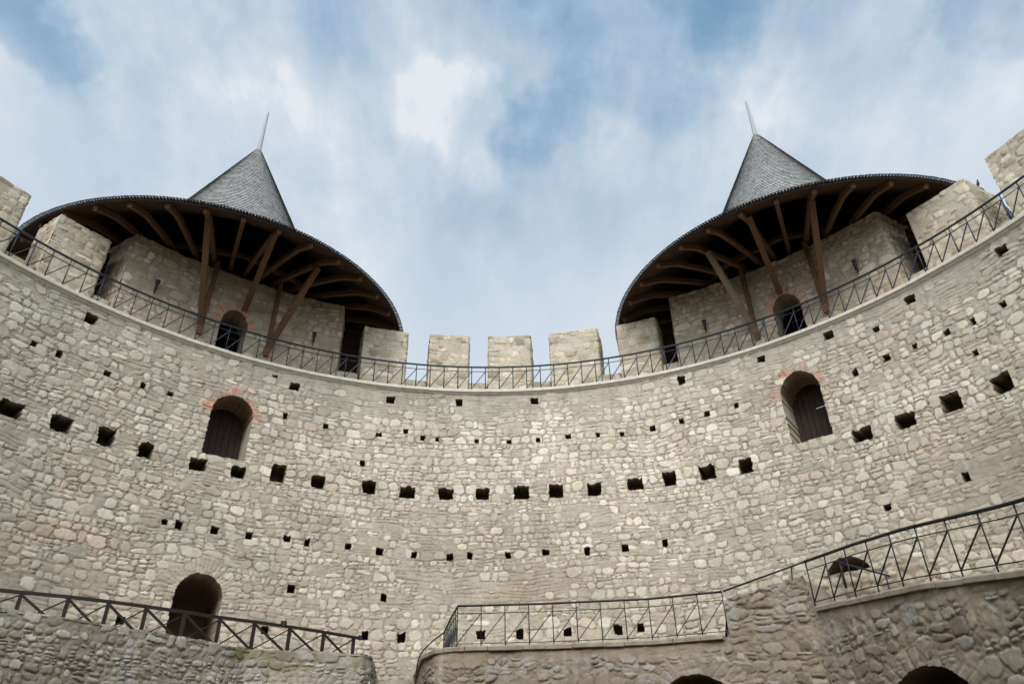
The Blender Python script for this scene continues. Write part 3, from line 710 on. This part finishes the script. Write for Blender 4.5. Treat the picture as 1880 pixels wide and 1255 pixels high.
# ------------------------------------------------------------------ railings
def railing(name, label, pts, zs, h, spacing, mat_, group=None, bottom=None, mid=.80, rad=.028, pr=.011, below=0.0, brace=True):
    """pts: plan polyline of the rail foot, zs: foot height at each vertex"""
    pts = np.asarray(pts, float); seg = np.linalg.norm(np.diff(pts, axis=0), axis=1); cum = np.concatenate([[0], np.cumsum(seg)])
    def at(s): return np.array([np.interp(s, cum, pts[:, 0]), np.interp(s, cum, pts[:, 1]), np.interp(s, cum, zs)])
    n = max(1, round(cum[-1]/spacing)); S = np.linspace(0, cum[-1], n+1)
    T = empty(name, tuple(at(0)), label=label, cat='railing', group=group); base = at(0)
    up_ = np.array([0, 0, 1.])
    P = [at(s)-base for s in S]
    fine = [at(s)-base for s in np.linspace(0, cum[-1], max(2, n*2+1))]
    m = MB(); m.tube([p+up_*h for p in fine], rad, 8); m.build('handrail', mat_, T)
    if mid: m = MB(); m.tube([p+up_*h*mid for p in fine], pr*.8, 5); m.build('mid_rail', mat_, T)
    if bottom: m = MB(); m.tube([p+up_*bottom for p in fine], pr*.8, 5); m.build('bottom_rail', mat_, T)
    pm = None; bm = {}
    for i, p in enumerate(P):
        if pm is None:
            m = MB(); m.tube([(0, 0, -below), (0, 0, h)], pr, 6); pm = m.build('post', mat_, T); q = pm
            # vertical tube needs its own frame
        else: q = pm.copy(); col.objects.link(q); q.parent = T
        q.location = tuple(p)
        if i < len(P)-1 and brace:
            a = p+up_*(bottom or 0.03); b_ = P[i+1]+up_*h*(mid or 1)
            m = MB(); m.bar(a, b_, pr*1.5, pr*1.5); m.build('brace', mat_, T)
    return T
def vtube_fix(): pass
A = np.arange(-67.5, 75, 1.895)
A = A-(A[np.argmin(np.abs(A))]-1.01)*0 
A = np.array([1.01+1.905*k for k in range(-36, 39)])
railing('parapet_railing', 'dark iron railing curving round the pale ledge at the wall head', [pol(a, 14.93, 0)[:2] for a in A], [Z_LEDGE]*len(A), .93, .4953, M_iron, rad=.034, pr=.017)

# ------------------------------------------------------------------ terraces
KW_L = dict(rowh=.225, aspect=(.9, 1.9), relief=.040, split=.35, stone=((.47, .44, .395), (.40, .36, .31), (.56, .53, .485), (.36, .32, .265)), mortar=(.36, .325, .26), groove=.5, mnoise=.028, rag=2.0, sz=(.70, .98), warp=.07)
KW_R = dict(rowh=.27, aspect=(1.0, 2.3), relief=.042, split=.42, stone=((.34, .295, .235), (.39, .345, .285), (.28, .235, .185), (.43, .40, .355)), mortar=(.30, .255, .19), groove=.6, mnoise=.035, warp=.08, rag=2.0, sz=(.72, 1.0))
def terrace(name, label, pts, tops, kw, seed, res, arches, mod, floor_z, inner=.7, deep=True, zlo=2.9):
    pth = poly_path(pts, .05, 4); cum = pth.cum
    topf = lambda U: np.interp(U, cum, tops)
    a = Acc(); zt = max(tops)
    ar = []
    for (s0, s1, zb, zsp, ztp, n_) in arches: ar.append(((s0+s1)/2, (s1-s0)/2, zb, zsp, ztp, 1.2, 'stone', np.array([.13, .09, .06]), .45, n_, 1))
    wall_surface(a, pth, 0, pth.len, zlo, zt+.02, res, seed, kw, (), ar, mod, topfn=topf)
    wall_surface(a, pth, 0, pth.len, -.1, zlo+.01, .09, seed+1, kw)
    us = np.linspace(0, pth.len, 200); xy, nn = pth(us); tz = topf(us)
    rows_ = []
    fz = np.interp(us, cum, floor_z)
    for dd, zz in ((-.02, tz-.05), (.08, tz+.0), (inner*.5, tz-.01), (inner, tz-.03), (inner, fz)):
        z_ = zz+.03*fbm(us*3, us*0+dd*5, seed, 2)
        rows_.append(np.concatenate([xy-nn*dd, z_[:, None]], 1))
    a.grid(np.stack(rows_), np.array(kw['stone'][0])*.95)
    T = a.build(name, M_fore); tag(T, label, 'wall')
    # floor reaching back to the curtain wall
    inn = xy-nn*(inner-.02); az = np.arctan2(inn[:, 0], inn[:, 1]); f = Acc(); rws = []
    for q in np.linspace(0, 1, 6):
        tgt = np.stack([14.9*np.sin(az), 14.9*np.cos(az)], -1); p = inn*(1-q)+tgt*q; rws.append(np.concatenate([p, (fz*(1-q)+np.mean(fz)*q)[:, None]], 1))
    f.grid(np.stack(rws), np.array([.35, .31, .25])); fl = f.build('floor', M_floor, T)
    return T, pth
# left parapet terrace
LP = [(-11.6, 2.6), (-10.4, 4.7), (-9.28, 6.59), (-8.49, 7.30), (-7.88, 8.12), (-7.14, 9.09), (-6.3, 10.16), (-5.85, 10.90), (-4.54, 11.27), (-3.18, 11.70), (-3.02, 12.0), (-3.15, 13.4), (-3.3, 14.75)]
def left_mod(U, Z, H, C, M):
    s = SL[7]; moss = np.clip(fbm(U*1.4, Z*3, 141, 3)*6+.5, 0, 1)*sstep(4.62, 4.78, Z+.10*fbm(U*3, Z*3, 3, 2))*sstep(s-.9, s-.1, U)*(U < SL[9]+.1)*.85
    C = C*(1-moss[..., None])+moss[..., None]*np.array([.21, .20, .06])*(1+fbm(U*9, Z*9, 142, 2))[..., None]
    wh = np.clip(fbm(U*2.2, Z*.9, 143, 3)*3-.2, 0, .35)[..., None]; C = C*(1-wh)+wh*np.array([.50, .50, .49])
    return H, C
SL = poly_path(LP).cum
TL, pL = terrace('rubble_parapet', 'rough rubble wall of knobbly stones in front of the dark lower doorway', LP, [5.1]*13, KW_L, 400, .017,
                 [(SL[8]-.62, SL[8]+.75, 2.0, 3.8, 4.30, 18)], (lambda U, Z: np.clip(.22+.9*fbm(U, Z, 140, 2), 0, .7), left_mod), [5.0]*13)
# right terrace
T2 = [(7.25, 8.72, 5.40), (7.65, 6.92, 5.24), (7.96, 5.44, 5.06), (8.46, 3.49, 4.75), (9.1, 1.2, 4.5)]
RP = [(-2.15, 14.8), (-1.98, 13.8), (-1.68, 11.95), (-1.33, 11.2), (-.79, 10.99), (1.32, 10.85), (3.9, 10.5), (5.50, 9.88), (5.56, 9.86), (6.4, 9.40), (7.18, 8.86), (7.25, 8.72), (7.65, 6.92), (7.96, 5.44), (8.46, 3.49), (9.1, 1.2)]
RT = [5.0, 5.0, 5.0, 5.0, 5.02, 5.02, 5.02, 5.02, 5.86, 6.02, 6.12, 5.34, 5.16, 4.98, 4.67, 4.42]
SR = poly_path(RP).cum
def right_mod(U, Z, H, C, M):
    top = np.interp(U, SR, RT)
    f = fbm(U*1.3, Z*1.3, 151, 3); dr = np.clip(fbm(U*7, Z*.5, 152, 3)*4, 0, .7)*sstep(top-1.0, top-.1, Z)   # lime run-off below the coping
    C = C*(1-dr[..., None])+dr[..., None]*np.array([.42, .41, .40])
    pl = sstep(top-.34, top-.20, Z+.35*f)*np.where(U < SR[8], 1, (U > SR[11])*.8)                                       # smooth band of mortar under the coping
    H = H*(1-pl*.75)+.02*pl*fbm(U*5, Z*7, 154, 3); C = C*(1-pl[..., None]*.8)+pl[..., None]*.8*np.array([.33, .27, .20])*(1+.5*f[..., None]+.5*fbm(U*9, Z*2, 153, 2)[..., None])
    H = H+.05*f
    return H, C
TR, pR = terrace('stone_terrace', 'brown rubble terrace wall with arched openings at its foot below the black railings', RP, RT, KW_R, 420, .018,
                 [(SR[6]+.05, SR[7]-.12, 2.0, 3.75, 4.30, 16), (SR[12]-.30, SR[13]+.40, 2.0, 2.95, 3.78, 16)],
                 (lambda U, Z: np.clip(.30+.9*fbm(U, Z, 150, 2), 0, .75), right_mod), [4.95]*8+[5.0]*3+[5.3, 5.1, 4.9, 4.6, 4.4])
def coping(pts, zs, parent, seed):
    m = MB(); rg = np.random.default_rng(seed)
    pth = poly_path(pts, .05, 4); s = 0; 
    while s < pth.len-.1:
        ln = min(rg.uniform(.45, .85), pth.len-s); us = np.linspace(s+.006, s+ln-.006, 4); xy, nn = pth(us); z = np.interp(us, pth.cum, zs)
        j = rg.uniform(-.015, .02); t_ = rg.uniform(-.012, .012)
        m.sweep([(x, y, zz+t_) for (x, y), zz in zip(xy, z)], [(.07+j, -.03), (.075+j, .06), (.05+j, .085), (-.5, .09), (-.5, -.03)], smooth=False); s += ln
    return m.build('coping', M_cop2, parent, .008)
M_cop2 = m_plain('worn sandstone coping', (.22, .18, .13), (.37, .32, .25), 3, .9, 0, .6, dist=.02)
coping(RP[:8], [5.02]*8, TR, 1)
coping([p for p in RP[11:]], RT[11:], TR, 2)

railing('terrace_railing', 'black iron railing along the level terrace edge right of the gap', [(-.81, 10.93), (1.3, 10.80), (3.88, 10.45), (5.52, 9.83)], [5.11]*4, .94, .585, M_black, bottom=.05, rad=.027, pr=.012)
railing('terrace_return_railing', 'short black railing turning back from the terrace corner toward the big wall', [(-.81, 10.96), (-1.05, 12.2), (-1.35, 14.0)], [5.11]*3, .94, .36, M_black, bottom=.05, rad=.024, pr=.013, brace=True)
railing('ramp_railing', 'black iron railing climbing the terrace at the lower right corner', [(x-.03, y-.02) for x, y, z in T2], [z+.02 for x, y, z in T2], 1.0, .72, M_black, bottom=.10, rad=.034, pr=.015, below=.04)
def pipe(name, label, pts, r, m_, extra=()):
    T = empty(name, tuple(pts[0]), label=label, cat='handrail'); b = np.array(pts[0], float)
    m = MB(); m.tube([np.array(p)-b for p in pts], r, 8); m.build('handrail', m_, T)
    for a, c, w in extra:
        m = MB(); m.tube([np.array(a)-b, np.array(c)-b], w, 6); m.build('post', m_, T)
    return T
pipe('linking_handrail', 'plain black handrail sloping over the raised rubble pier', [(5.55, 9.80, 6.05), (6.6, 9.10, 6.28), (7.22, 8.70, 6.42)], .022, M_black, [((6.95, 9.0, 6.08), (6.95, 8.9, 6.36), .014)])
def spline(P, n=6):
    P = [np.array(p, float) for p in P]; P = [2*P[0]-P[1]]+P+[2*P[-1]-P[-2]]; o = []
    for i in range(1, len(P)-2):
        for k in range(n):
            t = k/n; a, b, c, d = P[i-1:i+3]; o.append(.5*((2*b)+(c-a)*t+(2*a-5*b+4*c-d)*t*t+(3*b-a-3*c+d)*t**3))
    o.append(P[-2]); return o
pipe('stair_handrail', 'thin black handrail bending down beside the rounded terrace corner', spline(STAIR_PTS) if 'STAIR_PTS' in globals() else spline([(-1.35, 14.0, 6.05), (-1.68, 13.6, 5.70), (-1.91, 13.3, 5.35), (-1.96, 12.9, 4.9), (-1.91, 12.3, 4.2), (-1.87, 11.9, 3.4)]), .02, M_black)
# low ruined wall behind the ramp railing and its small stair rail
KW_RU = dict(rowh=.24, relief=.07, stone=((.46, .39, .30), (.40, .33, .25), (.52, .47, .38)), mortar=(.36, .30, .225), mnoise=.03)
RUI = footprint_block('ruined_wall', 37.0, 49.5, 12.9, 13.6, 4.6, 6.42, 450, None, KW_RU, res=.035, jag=.12)
tag(RUI, 'low broken wall of pale rubble behind the ramp railing, below the half hidden arch', 'wall')
pipe('stair_railing', 'short black stair rail leaning in front of the half hidden arch', [pol(41.3, 12.6, 6.62), pol(46.6, 12.3, 6.0)], .022, M_black,
     [(pol(41.5, 12.6, 6.0), pol(41.5, 12.6, 6.60), .03), (pol(46.2, 12.3, 5.3), pol(46.2, 12.3, 6.05), .02)])

# brown X-braced railing on the left
def x_railing():
    tp = [(-10.9, 7.45), (-9.85, 8.01), (-9.07, 8.43), (-8.41, 8.87), (-7.78, 9.36), (-7.11, 9.92), (-6.48, 10.5), (-5.80, 11.02), (-5.08, 11.62), (-4.36, 12.28), (-3.70, 12.98)]
    T = empty('crossed_railing', (tp[0][0], tp[0][1], 5.1), label='dark brown railing with crossed braces above the left rubble wall', cat='railing'); b = np.array([tp[0][0], tp[0][1], 5.1])
    h = .65; P = [np.array([x, y, 5.1])-b for x, y in tp]; U_ = np.array([0, 0, 1.])
    m = MB(); e = P[-1]+(P[-1]-P[-2])*.22
    m.sweep([p+U_*h for p in P]+[e+U_*h], [(-.045, -.03), (.045, -.03), (.045, .03), (-.045, .03)]); m.build('top_rail', M_brownrail, T)
    m = MB(); m.bar((0, 0, -.25), (0, 0, h-.02), .075, .075); p0 = m.build('post', M_brownrail, T)
    for i, p in enumerate(P):
        q = p0
        if i: q = p0.copy(); col.objects.link(q); q.parent = T
        q.location = tuple(p); q.rotation_euler.z = .6
        if i < len(P)-1:
            n_ = unit(np.cross(P[i+1]-p, U_))*.016
            m = MB(); m.bar(p+U_*(h-.05)+n_, P[i+1]+U_*.0+n_, .032, .05); m.build('brace', M_brownrail, T)
            m = MB(); m.bar(p+U_*.0-n_, P[i+1]+U_*(h-.05)-n_, .028, .028); m.build('brace', M_brownrail, T)
    m = MB(); mm = (P[8]*.8+P[7]*.2)+U_*(h+.05); m.box(mm, (1, 0, 0), (0, 1, 0), (0, 0, 1), .07, .05, .07); m.build('lamp_box', M_brownrail, T, .01)
    m = MB(); m.box(e+U_*(h+.02), (1, 0, 0), (0, 1, 0), (0, 0, 1), .05, .05, .06); m.build('end_block', M_brownrail, T, .01)
x_railing()

# pigeon on the right-hand merlon
def pigeon():
    c = pol(62.0, 16.75, Z_MER+.07); T = Acc(); n = 14; k = 12
    # spine from tail to beak, with radius at each station
    sp = [(-.17, .00, .008, .03), (-.11, .01, .02, .045), (-.05, .02, .05, .055), (.02, .04, .062, .062), (.07, .075, .05, .05), (.095, .115, .034, .034), (.105, .145, .03, .03), (.118, .165, .026, .026), (.135, .165, .012, .012), (.155, .158, .003, .003)]
    rows_ = []
    for (x, z, rw, rh) in sp: rows_.append([(rw*math.cos(t), x, z+rh*math.sin(t)) for t in np.linspace(0, 2*math.pi, k+1)])
    T.grid(np.array(rows_)*.7, np.array([.10, .10, .12])); o = T.build('pigeon', M_bird); o.location = tuple(c+np.array([0, 0, -.02])); o.rotation_euler.z = R_(160)
    tag(o, 'small dark pigeon perched on top of the merlon right of the right tower', 'bird')
    m = MB()
    for s in (-1, 1): m.bar((s*.018, .01, -.06), (s*.018, .01, .0), .006, .006)
    m.build('leg', M_brick, o)
pigeon()
